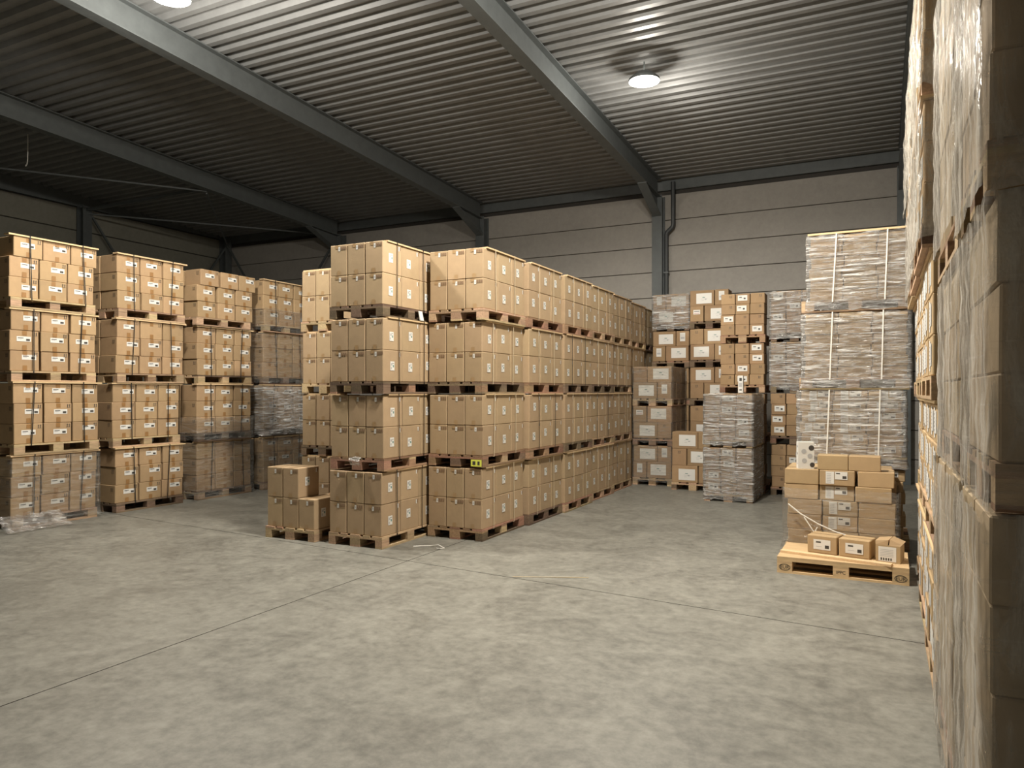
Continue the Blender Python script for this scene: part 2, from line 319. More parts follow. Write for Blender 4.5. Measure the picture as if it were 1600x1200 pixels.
# ------------------------------------------------------------------ cartons
def carton_mesh(name, sx, sy, sz, mat, n=3):
    """n slightly different bevelled cartons, origin at the middle of the underside"""
    out = []
    for k in range(n):
        bm = bmesh.new(); bmesh.ops.create_cube(bm, size=1)
        for v in bm.verts:
            j = 0.004
            v.co = Vector((v.co.x * sx + random.uniform(-j, 0) * (1 if v.co.x > 0 else -1), v.co.y * sy + random.uniform(-j, 0) * (1 if v.co.y > 0 else -1), (v.co.z + .5) * sz))
        bmesh.ops.bevel(bm, geom=list(bm.edges), offset=0.007, segments=1, affect='EDGES')
        me = bpy.data.meshes.new(name); bm.to_mesh(me); bm.free(); me.materials.append(M[mat]); out.append(me)
    return out
def decal(name, face, half, shapes, mats):
    """flat print / paper on one carton face. shapes: (u0,u1,z0,z1,mat[,layer]) rectangles or ('tri',u,z,w,h,mat)"""
    b = MB()
    for s in shapes:
        if s[0] == 'tri': _, u, z, wd, h, mi = s; pts = [(u - wd / 2, z), (u + wd / 2, z), (u, z + h)]; lay = 1
        elif s[0] == 'disc': _, u, z, r, mi = s; pts = [(u + r * math.cos(2 * math.pi * k / 20), z + r * math.sin(2 * math.pi * k / 20)) for k in range(20)]; lay = 1
        else: u0, u1, z0, z1, mi = s[:5]; pts = [(u0, z0), (u1, z0), (u1, z1), (u0, z1)]; lay = s[5] if len(s) > 5 else 0
        e = half + 0.0012 + 0.0007 * lay
        if face == '-y': P = [(u, -e, z) for u, z in pts]
        elif face == '+x': P = [(e, u, z) for u, z in pts]
        elif face == '-x': P = [(-e, -u, z) for u, z in pts]
        elif face == '+z': P = [(u, z, e) for u, z in pts]
        b.poly(P, mi)
    return b.mesh(name, *mats)
def arrows(u, z, s, mi):
    o = []
    for du in (-0.32 * s, 0.32 * s): o += [(u + du - .09 * s, u + du + .09 * s, z, z + .6 * s, mi, 1), ('tri', u + du, z + .6 * s, .42 * s, .4 * s, mi)]
    return o + [(u - .6 * s, u + .6 * s, z - .14 * s, z - .05 * s, mi, 1)]
WORD = lambda n: ('bottom pallet', 'second pallet up', 'third pallet up', 'fourth pallet up', 'top pallet')[n]
def lvl(k, n): return 'top pallet' if k == n - 1 else WORD(k)
def carton(name, meshes, loc, rz, label, group, parts=(), cat='carton'):
    o = tag(obj(name, random.choice(meshes), None, loc, rz), label, cat, group)
    for pn, me, off in parts: obj(pn, me, o, off)
    return o
def jit(a): return random.uniform(-a, a)

# ------------------------------------------------------------------ film, straps, laths
def film(x0, x1, y0, y1, z0, z1, label, mat='film', flare=0.0, top=False, amp=0.006, off=0.014):
    b = MB(); x0 -= off; x1 += off; y0 -= off; y1 += off
    per = []; n = 14; cr = 0.03
    cs = [(x0 + cr, y0 + cr, 180), (x1 - cr, y0 + cr, 270), (x1 - cr, y1 - cr, 0), (x0 + cr, y1 - cr, 90)]
    for k in range(4):
        cx, cy, a0 = cs[k]
        for t in (0, 45, 90): per.append((cx + cr * math.cos(R(a0 + t)), cy + cr * math.sin(R(a0 + t)), math.cos(R(a0 + t)), math.sin(R(a0 + t))))
        nx, ny, _ = cs[(k + 1) % 4]; a = R(a0 + 90)
        p, q = (cx + cr * math.cos(a), cy + cr * math.sin(a)), (nx + cr * math.cos(a), ny + cr * math.sin(a))
        for t in range(1, n): per.append((p[0] + (q[0] - p[0]) * t / n, p[1] + (q[1] - p[1]) * t / n, math.cos(a), math.sin(a)))
    rows = max(8, int((z1 - z0) / .045)); N = len(per)
    wave = [random.uniform(0, 6.28) for _ in range(6)]
    for r in range(rows + 1):
        f = r / rows; z = z0 + (z1 - z0) * f
        for k, (x, y, nx, ny) in enumerate(per):
            s = k / N * 6.283
            d = amp * (0.5 * math.sin(r * 1.9 + 3 * math.sin(s * 2 + wave[0]) + wave[1]) + 0.5 * math.sin(r * .8 + s * 5 + wave[2])) + random.uniform(-.4, .4) * amp
            d = max(d, -off * .6) + flare * max(0, 1 - f * 5) ** 2 * (0.6 + 0.4 * math.sin(s * 4))
            zz = z + (random.uniform(-.015, .015) if r in (0, rows) else 0)
            b.v.append((x + nx * d, y + ny * d, zz))
    for r in range(rows):
        for k in range(N):
            b.f.append((r * N + k, r * N + (k + 1) % N, (r + 1) * N + (k + 1) % N, (r + 1) * N + k)); b.i.append(0)
    if top: b.f.append(tuple(rows * N + k for k in range(N))); b.i.append(0)
    # origin at the foot of the wrapped load
    cx, cy = (x0 + x1) / 2, (y0 + y1) / 2
    b.v = [(x - cx, y - cy, z - z0) for x, y, z in b.v]
    me = b.mesh('stretch_film', mat); smooth(me)
    return tag(obj('stretch_film', me, None, (cx, cy, z0)), label, 'plastic wrap', 'stretch film around pallet loads')
def strap_x(x0, x1, y, z0, z1, label, mat, skew=0.0, wd=0.016):
    """band around a load in the x-z plane (over the top, down both sides, under the deck boards)"""
    b = MB(); t = 0.0016; h = wd / 2
    def seg(xa, za, ya, xb, zb, yb, horiz):
        o = (0, t) if not horiz else (t, 0)
        if horiz: b.hexa([(xa, ya - h, za), (xb, yb - h, zb), (xb, yb + h, zb), (xa, ya + h, za)], [(xa, ya - h, za + t), (xb, yb - h, zb + t), (xb, yb + h, zb + t), (xa, ya + h, za + t)])
        else: b.hexa([(xa, ya - h, za), (xa + t, ya - h, za), (xa + t, ya + h, za), (xa, ya + h, za)], [(xb, yb - h, zb), (xb + t, yb - h, zb), (xb + t, yb + h, zb), (xb, yb + h, zb)])
    seg(x1, z0, y + skew, x1, z1, y, False); seg(x0 - t, z0, y + skew, x0 - t, z1, y, False)
    seg(x0, z1, y, x1, z1, y, True); seg(x0, z0, y + skew, x1, z0, y + skew, True)
    b.v = [(vx - x1, vy - y, vz - z0) for vx, vy, vz in b.v]
    return tag(obj('strap', b.mesh('strap', mat), None, (x1, y, z0)), label, 'strap', 'straps around pallet loads')
def strap_y(y0, y1, x, z0, z1, label, mat, skew=0.0, wd=0.02):
    o = strap_x(-y1, -y0, x, z0, z1, label, mat, skew, wd)
    o.rotation_euler = (0, 0, R(-90)); o.location = (x, y0, z0); return o
def lath(x0, x1, y0, y1, z, label, th=0.02, mat='lath'):
    cx, cy = (x0 + x1) / 2, (y0 + y1) / 2
    return tag(obj('wooden_lath', MB().box(x0 - cx, x1 - cx, y0 - cy, y1 - cy, 0, th).mesh('wooden_lath', mat), None, (cx, cy, z)), label, 'lath', 'laths on pallet loads')

# ================================================================== LEFT ROW: four stacks of small labelled cartons
LW, LD, LH = 0.388, 0.394, 0.276
SC = carton_mesh('small_carton', LD, LW, LH, 'card_small', 4)
def l_label(du, dz, tilt=0):
    b = [(du - .095, du + .095, dz - .034, dz + .034, 0), (du - .08, du - .005, dz + .008, dz + .018, 1, 1), (du - .08, du - .03, dz - .004, dz + .002, 2, 1), (du + .03, du + .08, dz - .024, dz + .004, 1, 1)]
    return decal('label', '+x', LD / 2, b, ('paper', 'ink', 'ink_grey'))
SL = [l_label(.03 + jit(.03), .16 + jit(.02)) for _ in range(6)]
SA = decal('arrow_mark', '+x', LD / 2, arrows(.145, .215, .045, 0), ('ink',))
ST = decal('tape', '+x', LD / 2, [(-.03, .03, .006, .075, 0)], ('tape',))
ST2 = decal('tape', '+x', LD / 2, [(-.03, .03, LH - .065, LH - .006, 0)], ('tape',))
SAy = decal('arrow_mark', '-y', LW / 2, arrows(.12, .19, .05, 0), ('ink',))
LX = -10.45
LS = [5.86, 7.35, 8.85, 10.35]
LN = ['leftmost strapped stack', 'second strapped stack from left', 'third strapped stack from left', 'fourth strapped stack from left']
ROWN = ('bottom row', 'middle row', 'top row'); COLN = ('left', 'middle', 'right')
LP = 0.144 + 3 * LH + 0.006 + 0.022
for s in range(4):
    for k in range(4):
        z = k * LP; dx = jit(.03) if k else 0; dy = jit(.04) if k else 0
        if s == 0 and k == 0: dy = -.02
        y0 = LS[s] + dy; xf = LX + dx; lv = lvl(k, 4); sn = LN[s]
        yc = y0 + .6
        pallet(xf - .4 + .01, yc, z, R(90) + jit(.008), 'wooden pallet, %s, %s' % ({'bottom pallet': 'on the floor', 'second pallet up': 'second up', 'third pallet up': 'third up', 'top pallet': 'topmost'}[lv], sn), 'pallets of the left row', 'wood_dark' if (s, k) in ((1, 0), (2, 1), (3, 2), (3, 1)) else 'wood')
        zb = z + .145
        plainload = (s == 2 and k == 0) or (s == 3 and k == 2)
        loose = s == 2 and k == 3
        gaps = [random.uniform(0.0, .014) for _ in range(2)]
        if (s, k) in ((1, 0), (0, 2)): gaps = [.012, .014]
        for r in range(3):
            sh = jit(.012)
            if s == 0 and k == 3 and r == 2: sh = .05
            for c in range(3):
                yb = y0 + c * (LW + .010) + (gaps[0] if c > 0 else 0) + (gaps[1] if c > 1 else 0) + LW / 2 + sh
                xo, rz = jit(.008), jit(.012)
                if loose: yb += (.03 if c == 0 else .05 if c == 1 else .07) + (.07 if r == 2 else 0) + jit(.01); rz = jit(.03); xo += .01 * r
                parts = [('arrow_mark', SA, (0, 0, 0)), ('tape', ST, (0, 0, 0)), ('tape', ST2, (0, 0, 0))]
                if not plainload and not (s == 1 and k == 2 and r == 2 and c > 0): parts.insert(0, ('label', random.choice(SL), (0, jit(.015), jit(.012))))
                if c == 0: parts.append(('arrow_mark', SAy, (0, 0, 0)))
                carton('small_carton', SC, (xf - .012 - LD / 2 + xo, yb, zb + r * (LH + .001)), rz, 'small brown carton, %s %s, %s, %s' % (ROWN[r], COLN[c], lv, sn), 'small cartons of the left row', parts)
            carton('small_carton', SC, (xf - .02 - LD * 1.5 - .01, y0 + LW / 2 + sh, zb + r * (LH + .001)), jit(.008), 'small brown carton, %s rear, %s, %s' % (ROWN[r], lv, sn), 'small cartons of the left row', [('arrow_mark', SAy, (0, 0, 0))])
        zt = zb + 3 * (LH + .001) + .001
        if not loose:
            lath(xf - .10, xf + .012, y0 - .02, y0 + 1.25, zt, 'pale wooden lath on load, %s, %s' % (lv, sn), .021)
            for q, (yy, sk) in enumerate(((y0 + .28 + jit(.03), jit(.05)), (y0 + .98 + jit(.04), jit(.06)))):
                strap_x(xf - .84, xf + .016, yy, z + .119, zt + .022, 'black strap, %s of two, %s, %s' % (('left', 'right')[q], lv, sn), 'strap_black', sk, .014)
        if (s, k) in ((0, 0), (2, 0), (3, 2), (3, 1), (2, 1), (3, 3), (3, 0)):
            hi = zt - .01
            if (s, k) == (2, 1): hi = z + .42
            if (s, k) == (3, 3): hi = z + .45
            film(xf - .84, xf + .01, y0 - .005, y0 + 1.23, z + .03, hi, 'clear stretch film around the load, %s, %s' % (lv, sn), 'film_heavy' if (s, k) == (3, 1) else 'film', flare=.03, off=.022)
# crumpled film skirt lying on the floor at the left
def crumple(name, pts_fn, nu, nv, mat):
    b = MB()
    for i in range(nu + 1):
        for j in range(nv + 1): b.v.append(pts_fn(i / nu, j / nv))
    for i in range(nu):
        for j in range(nv): b.f.append((i * (nv + 1) + j, (i + 1) * (nv + 1) + j, (i + 1) * (nv + 1) + j + 1, i * (nv + 1) + j + 1)); b.i.append(0)
    me = b.mesh(name, mat); smooth(me); return me
me = crumple('film_scrap', lambda u, v: (.30 * v + jit(.012) + .02 * math.sin(u * 21), u * .85 + jit(.02), .01 + .17 * (1 - v) ** 1.5 + abs(jit(.03)) * (1 - v * .6)), 22, 10, 'film_heavy')
tag(obj('film_scrap', me, None, (LX + .045, LS[0] - .25, 0.0)), 'shiny crumpled plastic film lying on the floor at the leftmost stack', 'plastic film')

# ================================================================== MAIN BLOCK: tall cartons
TX, TY, TH = 0.259, 0.389, 0.376
TC = carton_mesh('tall_carton', TX, TY, TH, 'card_tall', 4)
T_FRONT = decal('handling_mark', '-y', TY / 2, [(.00, .028, .30, .352, 0), (.033, .058, .315, .352, 1), (.064, .09, .315, .352, 1), (.096, .118, .315, .352, 1), (.009, .019, .315, .338, 2, 1)], ('paper', 'ink_soft', 'ink_grey'))
T_TAPE = decal('tape', '-y', TY / 2, [(-.025, .025, .004, .06, 0)], ('tape_clear',))
T_TAPE2 = decal('tape', '-y', TY / 2, [(-.05, -.005, TH - .045, TH - .004, 0)], ('tape_clear',))
def t_label():
    u, z = -.02 + jit(.02), .19 + jit(.02)
    return decal('label', '+x', TX / 2, [(u - .042, u + .042, z - .055, z + .055, 0), (u - .03, u + .0, z + .005, z + .035, 1, 1), (u + .008, u + .03, z - .015, z + .012, 2, 1), (u - .03, u - .012, z - .04, z - .012, 1, 1), (u + .0, u + .03, z + .03, z + .036, 3, 1)], ('paper', 'ink_grey', 'ink_green', 'ink'))
TL = [t_label() for _ in range(5)]
T_SIDE = decal('handling_mark', '+x', TX / 2, [(.125, .145, .30, .352, 0), (.15, .168, .31, .352, 1)], ('paper', 'ink_soft'))
T_TOP = decal('tape', '+z', TH, [(-.03, .03, -.19, .19, 0)], ('tape_clear',))
TP = 0.144 + 2 * TH + 0.004 + 0.018
def tall_load(x0, y0, z, lv, sn, front, side, fronttag=True, strapm='strap_cream', wood='wood', group='tall cartons of the main block', lathon=True, jx=.0015):
    pallet(x0 + .4, y0 + .6, z, R(90) + jit(.01), 'wooden pallet, %s, %s' % ({'bottom pallet': 'on the floor', 'second pallet up': 'second up', 'third pallet up': 'third up', 'top pallet': 'topmost'}[lv], sn), 'pallets of the main block', wood)
    zb = z + .145
    for r in range(2):
        for c in range(3):
            for d in range(3):
                isf, iss = (d == 0 and front), (c == 2 and side)
                if not (isf or iss): continue
                parts = []
                if isf: parts += [('handling_mark', T_FRONT, (jit(.01), 0, 0)), ('tape', T_TAPE, (jit(.008), 0, 0)), ('tape', T_TAPE2, (0, 0, 0))]
                if iss: parts += [('label', random.choice(TL), (0, jit(.012), jit(.012))), ('handling_mark', T_SIDE, (0, 0, 0))]
                where = 'front right corner' if (isf and c == 2) else ('front ' + COLN[c]) if isf else 'right side, ' + ('nearest', 'middle', 'farthest')[d]
                if not front: where = 'right side, ' + ('nearest', 'middle', 'farthest')[d]
                carton('tall_carton', TC, (x0 + .005 + TX / 2 + c * (TX + .005) + jit(jx), y0 + .01 + TY / 2 + d * (TY + .006) + jit(jx), zb + r * (TH + .001)), jit(.004),
                       'tall brown carton, %s row %s, %s, %s' % (('lower', 'upper')[r], where, lv, sn), group, parts)
    zt = zb + 2 * (TH + .001)
    if lathon and side:
        lath(x0 + .73, x0 + .805, y0 + .10, y0 + 1.2, zt, 'pale lath, right edge, %s, %s' % (lv, sn), .018)
        for q, yy in enumerate((y0 + .30 + jit(.03), y0 + .86 + jit(.03))):
            strap_x(x0 - .01, x0 + .812, yy, z + .119, zt + .019, '%s strap, %s of two, %s, %s' % ('black' if strapm == 'strap_black' else 'pale', ('nearer', 'farther')[q], lv, sn), strapm, jit(.02), .012)
    elif lathon:
        lath(x0 + .02, x0 + .78, y0 + .03, y0 + .10, zt, 'pale lath, front edge, %s, %s' % (lv, sn), .018)
# A: foremost stack, B: first of the long row
for k in range(4):
    z = k * TP
    tall_load(-6.05 + (0, .01, .02, -.01)[k], 7.06 + (0, .02, 0, .03)[k], z, lvl(k, 4), 'foremost main stack', True, True, strapm='strap_black', wood=('wood', 'wood_red', 'wood_dark', 'wood_dark')[k])
    tall_load(-5.21 + (0, .01, -.01, .02)[k], 7.98 + (0, .01, .02, 0)[k], z, lvl(k, 4), 'first stack of long row', True, True, wood=('wood_red', 'wood_red', 'wood_dark', 'wood')[k])
ORD = ('second', 'third', 'fourth', 'fifth', 'sixth', 'seventh')
for q in range(6):
    for k in range(4):
        tall_load(-5.21 + (.06, .09, .05, .0, -.09, -.15)[q] + jit(.012), 9.22 + q * 1.235 + jit(.015), k * TP, lvl(k, 4), '%s stack of long row' % ORD[q], False, True,
                  strapm=random.choice(('strap_cream', 'strap_cream', 'strap_black')), wood=random.choice(('wood', 'wood', 'wood_red', 'wood_dark')))
# inner stacks of the block, glimpsed only as darkness through the pallets
inner = MB()
for ix, iy, n in ((-6.06, 8.32, 4), (-7.76, 9.72, 3)):
    for q in range(n):
        for k in range(4):
            y0 = iy + q * 1.24; z = k * TP; x0 = ix + jit(.01)
            pallet(x0 + .4, y0 + .6, z, R(90), 'wooden pallet deep inside the main block, behind the outer stacks', 'inner pallets of the main block', 'wood_dark')
            for r in range(2):
                for d in range(3):
                    xa, ya, za = x0 + .005 + 2 * (TX + .005), y0 + .01 + d * (TY + .006), z + .145 + r * (TH + .001)
                    inner.box(xa, xa + TX, ya, ya + TY, za, za + TH)
ic = tag(obj('inner_cartons', inner.mesh('inner_cartons', 'card_tall')), 'tall brown cartons deep inside the main block, hidden behind the outer stacks', 'carton', 'tall cartons of the main block')
ic['kind'] = 'stuff'
# C: stack behind the half-empty pallet
for k in range(4):
    tall_load(-7.74 + jit(.02), 8.42, k * TP, lvl(k, 4), 'stack behind the half-empty pallet', True, False, wood='wood' if k > 1 else 'wood_dark')
# half-empty pallet in front of it
px, py = -7.05, 7.02
sn = 'half-empty pallet'
pallet(px + .4, py + .6, 0, R(90.5), 'wooden pallet on the floor, half-empty, left of the foremost main stack', 'pallets of the main block', 'wood')
def tc(c, d, r, lab, fr, si, extra=()):
    parts = []
    if fr: parts += [('handling_mark', T_FRONT, (0, 0, 0)), ('tape', T_TAPE, (0, 0, 0))]
    if si: parts += [('label', TL[0], (0, 0, 0)), ('handling_mark', T_SIDE, (0, 0, 0))]
    parts += [('tape', T_TOP, (0, 0, 0))]
    carton('tall_carton', TC, (px + .01 + TX / 2 + c * (TX + .004), py + .02 + TY / 2 + d * (TY + .004), .145 + r * (TH + .001)), jit(.008), lab, 'tall cartons of the main block', parts)
for c in range(3):
    tc(c, 0, 0, 'tall brown carton, lower row front %s, on the half-empty pallet' % COLN[c], True, c == 2)
tc(2, 1, 0, 'tall brown carton, lower row right side middle, on the half-empty pallet', False, True)
tc(2, 2, 0, 'tall brown carton, lower row right side farthest, on the half-empty pallet', False, True)
for c in range(2): tc(c, 0, 1, 'tall brown carton, upper row %s, on the half-empty pallet' % COLN[c], True, c == 1)
lath(px + .66, px + .74, py + .45, py + 1.2, .145 + TH + .002, 'pale wooden lath lying on the low cartons of the half-empty pallet', .03)
# tags on pallets
tag(obj('yellow_tag', MB().box(-.075, .075, -.004, 0, 0, .085).box(-.05, -.01, -.006, -.004, .02, .065, 1).box(.02, .05, -.006, -.004, .02, .065, 1).mesh('yellow_tag', 'yellow', 'ink'), None, (-4.49, 7.975, TP + .012)), 'bright yellow paper tag on the pallet corner of the long row', 'tag')
tag(obj('paper_tag', MB().hexa([(0, -.04, 0), (.012, -.04, 0), (.012, .04, 0), (0, .04, 0)], [(-.02, -.045, .12), (-.012, -.045, .12), (-.012, .035, .12), (-.02, .035, .12)]).mesh('paper_tag', 'paper'), None, (-5.225, 7.86, 3 * TP + .01)), 'white paper tag hanging on the topmost pallet of the foremost main stack', 'tag')
me = crumple('film_scrap', lambda u, v: (.16 * u - .08 + jit(.01), -.02 - .05 * math.sin(v * 3.1) + jit(.012), .1 * v + jit(.012)), 7, 6, 'film_heavy')
tag(obj('film_scrap', me, None, (-5.62, 7.07, TP + .06)), 'torn white film scrap caught on the front of the second pallet', 'plastic film')
tag(obj('strap_scrap', MB().tube([(-.3, .0, .008), (-.22, .03, .008), (-.1, .05, .009), (0, .02, .03), (.06, -.01, .01), (.09, -.05, .008), (.05, -.09, .01), (.0, -.07, .008)], .006, 6).mesh('strap_scrap', 'strap_white'), None, (-4.72, 7.45, 0), R(20)), 'white strap scrap curled on the floor before the long row', 'strap')
tag(obj('straw_strip', MB().bar((-.38, 0, .004), (.38, .02, .004), .012, .004).mesh('straw_strip', 'strap_cream'), None, (-2.95, 6.75, 0), R(22)), 'thin pale strip lying on the floor of the right aisle', 'strip')

# ================================================================== BACK: large cartons with big white labels
BIGW, SMW, BH, BD = 0.49, 0.275, 0.318, 0.38
LC = carton_mesh('large_carton', BIGW, BD, BH, 'card_large', 3)
LC2 = carton_mesh('large_carton', SMW, BD, BH, 'card_large', 3)
def big_label(u, z):
    return decal('label', '-y', BD / 2, [(u - .155, u + .155, z - .105, z + .105, 0), (u - .03, u + .02, z + .015, z + .028, 1, 1), (u + .02, u + .05, z - .03, z - .005, 2, 1), (u - .06, u + .07, z - .012, z - .007, 2, 1), (u - .05, u + .0, z - .045, z - .04, 2, 1)], ('paper', 'ink_green', 'ink_grey'))
BL = [big_label(jit(.05), .165 + jit(.015)) for _ in range(5)]
B_SM = decal('label', '-y', BD / 2, [(-.055, .055, .10, .28, 0), (-.04, .04, .15, .19, 1, 1), (-.04, .04, .21, .215, 1, 1), (-.04, .04, .235, .24, 1, 1)], ('paper', 'ink_grey'))
B_WIDE = decal('label', '-y', BD / 2, [(-.07, .07, .15, .24, 0), (-.055, .055, .205, .218, 1, 1), (-.055, .055, .17, .178, 2, 1)], ('paper', 'ink', 'ink_red'))
B_AR = decal('arrow_mark', '-y', BD / 2, arrows(.0, .235, .045, 0), ('ink',))
BP = .144 + 2 * BH + .008
def big_load(x0, y0, z, lv, sn, flip, rows=2, wood='wood_dark', side=True):
    pallet(x0 + .4, y0 + .6, z, R(90) + jit(.01), 'wooden pallet, %s, %s' % ({'bottom pallet': 'on the floor', 'second pallet up': 'second up', 'third pallet up': 'third up', 'fourth pallet up': 'fourth up', 'top pallet': 'topmost'}[lv], sn), 'pallets along the back wall', wood)
    for r in range(rows):
        bigfirst = (r + flip) % 2 == 0
        xs = [(x0 + .01 + BIGW / 2, 1), (x0 + .02 + BIGW + SMW / 2, 0)] if bigfirst else [(x0 + .01 + SMW / 2, 0), (x0 + .02 + SMW + BIGW / 2, 1)]
        for (xx, big), cn in zip(xs, ('left', 'right')):
            parts = [('label', random.choice(BL), (0, 0, 0))] if big else [(random.choice((('label', B_SM), ('label', B_WIDE), ('arrow_mark', B_AR)))) + ((0, 0, 0),)]
            carton('large_carton', LC if big else LC2, (xx + jit(.005), y0 + .01 + BD / 2 + jit(.008), z + .145 + r * (BH + .001)), jit(.01),
                   '%s brown carton, %s row %s, %s, %s' % ('wide' if big else 'narrow', ('bottom', 'upper', 'third')[r] if rows < 3 else ROWN[r], cn, lv, sn), 'large cartons by the back wall', parts)
        if side:
            xx, big = xs[1]
            for d in (1, 2):
                carton('large_carton', LC if big else LC2, (xx + jit(.004), y0 + .01 + BD / 2 + d * (BD + .012), z + .145 + r * (BH + .001)), jit(.006),
                       '%s brown carton, %s row right side %s, %s, %s' % ('wide' if big else 'narrow', ROWN[r], ('', 'middle', 'rear')[d], lv, sn), 'large cartons by the back wall')
S1, S2 = 'low wrapped corner stack', 'stack behind low wrapped stack'
for k in range(3):
    big_load(-4.46, 14.32, k * BP, lvl(k, 3), S1, (0, 0, 0)[k] + (k == 0), wood=('wood', 'wood_dark', 'wood')[k])
    film(-4.46, -3.66, 14.33, 15.5, k * BP + .06, k * BP + BP - .01, 'clear stretch film around the %s load, low wrapped stack' % ('bottom', 'middle', 'top')[k], 'film')
for k in range(5):
    big_load(-4.40, 15.53, k * BP, lvl(k, 5), S2, k % 2, side=False)
film(-4.40, -3.60, 15.54, 16.55, 4 * BP + .04, 5 * BP - .01, 'shiny stretch film around the topmost load behind the low wrapped stack', 'film_heavy')
S3, S4 = 'three-row load beside the wrapped stacks', 'tall stack behind the three-row load'
big_load(-3.56, 13.88, 0, 'bottom pallet', S3, 0, rows=3, wood='wood', side=False)
for k in range(5):
    big_load(-3.52, 15.2, k * BP, lvl(k, 5), S4, (k + 1) % 2, side=False)

# ------------------------------------------------------------------ small printed cartons stacked four rows high
MX, MD, MH = 0.252, 0.38, 0.19
MC = carton_mesh('printed_carton', MX, MD, MH, 'card_large', 3)
MC2 = carton_mesh('printed_carton', MX * 1.25, MD, MH, 'card_large', 3)
M_AR = decal('arrow_mark', '-y', MD / 2, arrows(.05, .125, .04, 0), ('ink',))
M_LB = decal('label', '-y', MD / 2, [(-.085, .085, .06, .16, 0), (-.06, -.01, .115, .13, 1, 1), (.02, .055, .085, .115, 1, 1), (-.06, .0, .095, .1, 2, 1)], ('paper', 'ink', 'ink_grey'))
def m_load(x0, y0, z, lv, sn, wood='wood', cols=3, side=0, rows=4, group='printed cartons by the back wall'):
    pallet(x0 + .4, y0 + .6, z, R(90) + jit(.012), 'wooden pallet, %s, %s' % ({'bottom pallet': 'on the floor', 'second pallet up': 'second up', 'third pallet up': 'third up', 'top pallet': 'topmost'}[lv], sn), 'pallets along the back wall', wood)
    R4 = ('bottom row', 'second row', 'third row', 'top row')
    for r in range(rows):
        sh = random.choice((0, .0, .012)); wide = random.randrange(3)
        for c in range(cols):
            for d in range(1 + (side if c == 2 else 0)):
                parts = []
                if d == 0:
                    parts = [('label', M_LB, (jit(.02), 0, 0))] if c == wide else [('arrow_mark', M_AR, (0, 0, 0))]
                carton('printed_carton', MC, (x0 + .008 + MX / 2 + c * (MX + .010) + sh + jit(.003), y0 + .012 + MD / 2 + d * (MD + .006) + jit(.002 if side else .012), z + .145 + r * (MH + .001)), jit(.012),
                       'printed carton, %s %s%s, %s, %s' % (R4[r], COLN[c], '' if d == 0 else (' side middle', ' side rear')[d - 1], lv, sn), group, parts)
MP = .144 + 4 * (MH + .001) + .012
S5, S6, S7 = 'wrapped stack before the back row', 'stack rising behind the wrapped stack', 'stack beside the tall white-strapped stack'
for k in range(2):
    m_load(-2.70, 12.72, k * MP, lvl(k, 2), S5, side=2)
    film(-2.70, -1.90, 12.73, 13.9, k * MP + .03, k * MP + MP - .015, 'shiny stretch film around the %s load of the wrapped stack' % ('lower', 'upper')[k], 'film_heavy', off=.02)
for k in range(4):
    m_load(-2.68, 14.02 + (.0, .0, -.02, 0)[k], k * MP, lvl(k, 4), S6, side=0, wood='wood_red')
    m_load(-1.78, 13.98 + jit(.02), k * MP, lvl(k, 4), S7, wood='wood_dark')
    if k > 1: film(-1.79, -0.98, 13.98, 15.2, k * MP + .05, k * MP + MP - .015, 'stretch film around the %s load beside the white-strapped stack' % ('', '', 'third', 'topmost')[k], 'film_heavy')
wp = tag(obj('white_package', MB().box(-.04, .04, -.04, .04, 0, .29).mesh('white_package', 'paper'), None, (-2.10, 12.80, 2 * MP)), 'slim white package standing on the wrapped stack before the back row', 'package')
obj('print', decal('print', '-y', .04, [(-.02, .02, .20, .25, 1), (-.025, .025, .10, .17, 0), (-.02, .02, .04, .06, 1)], ('ink_grey', 'ink')), wp)

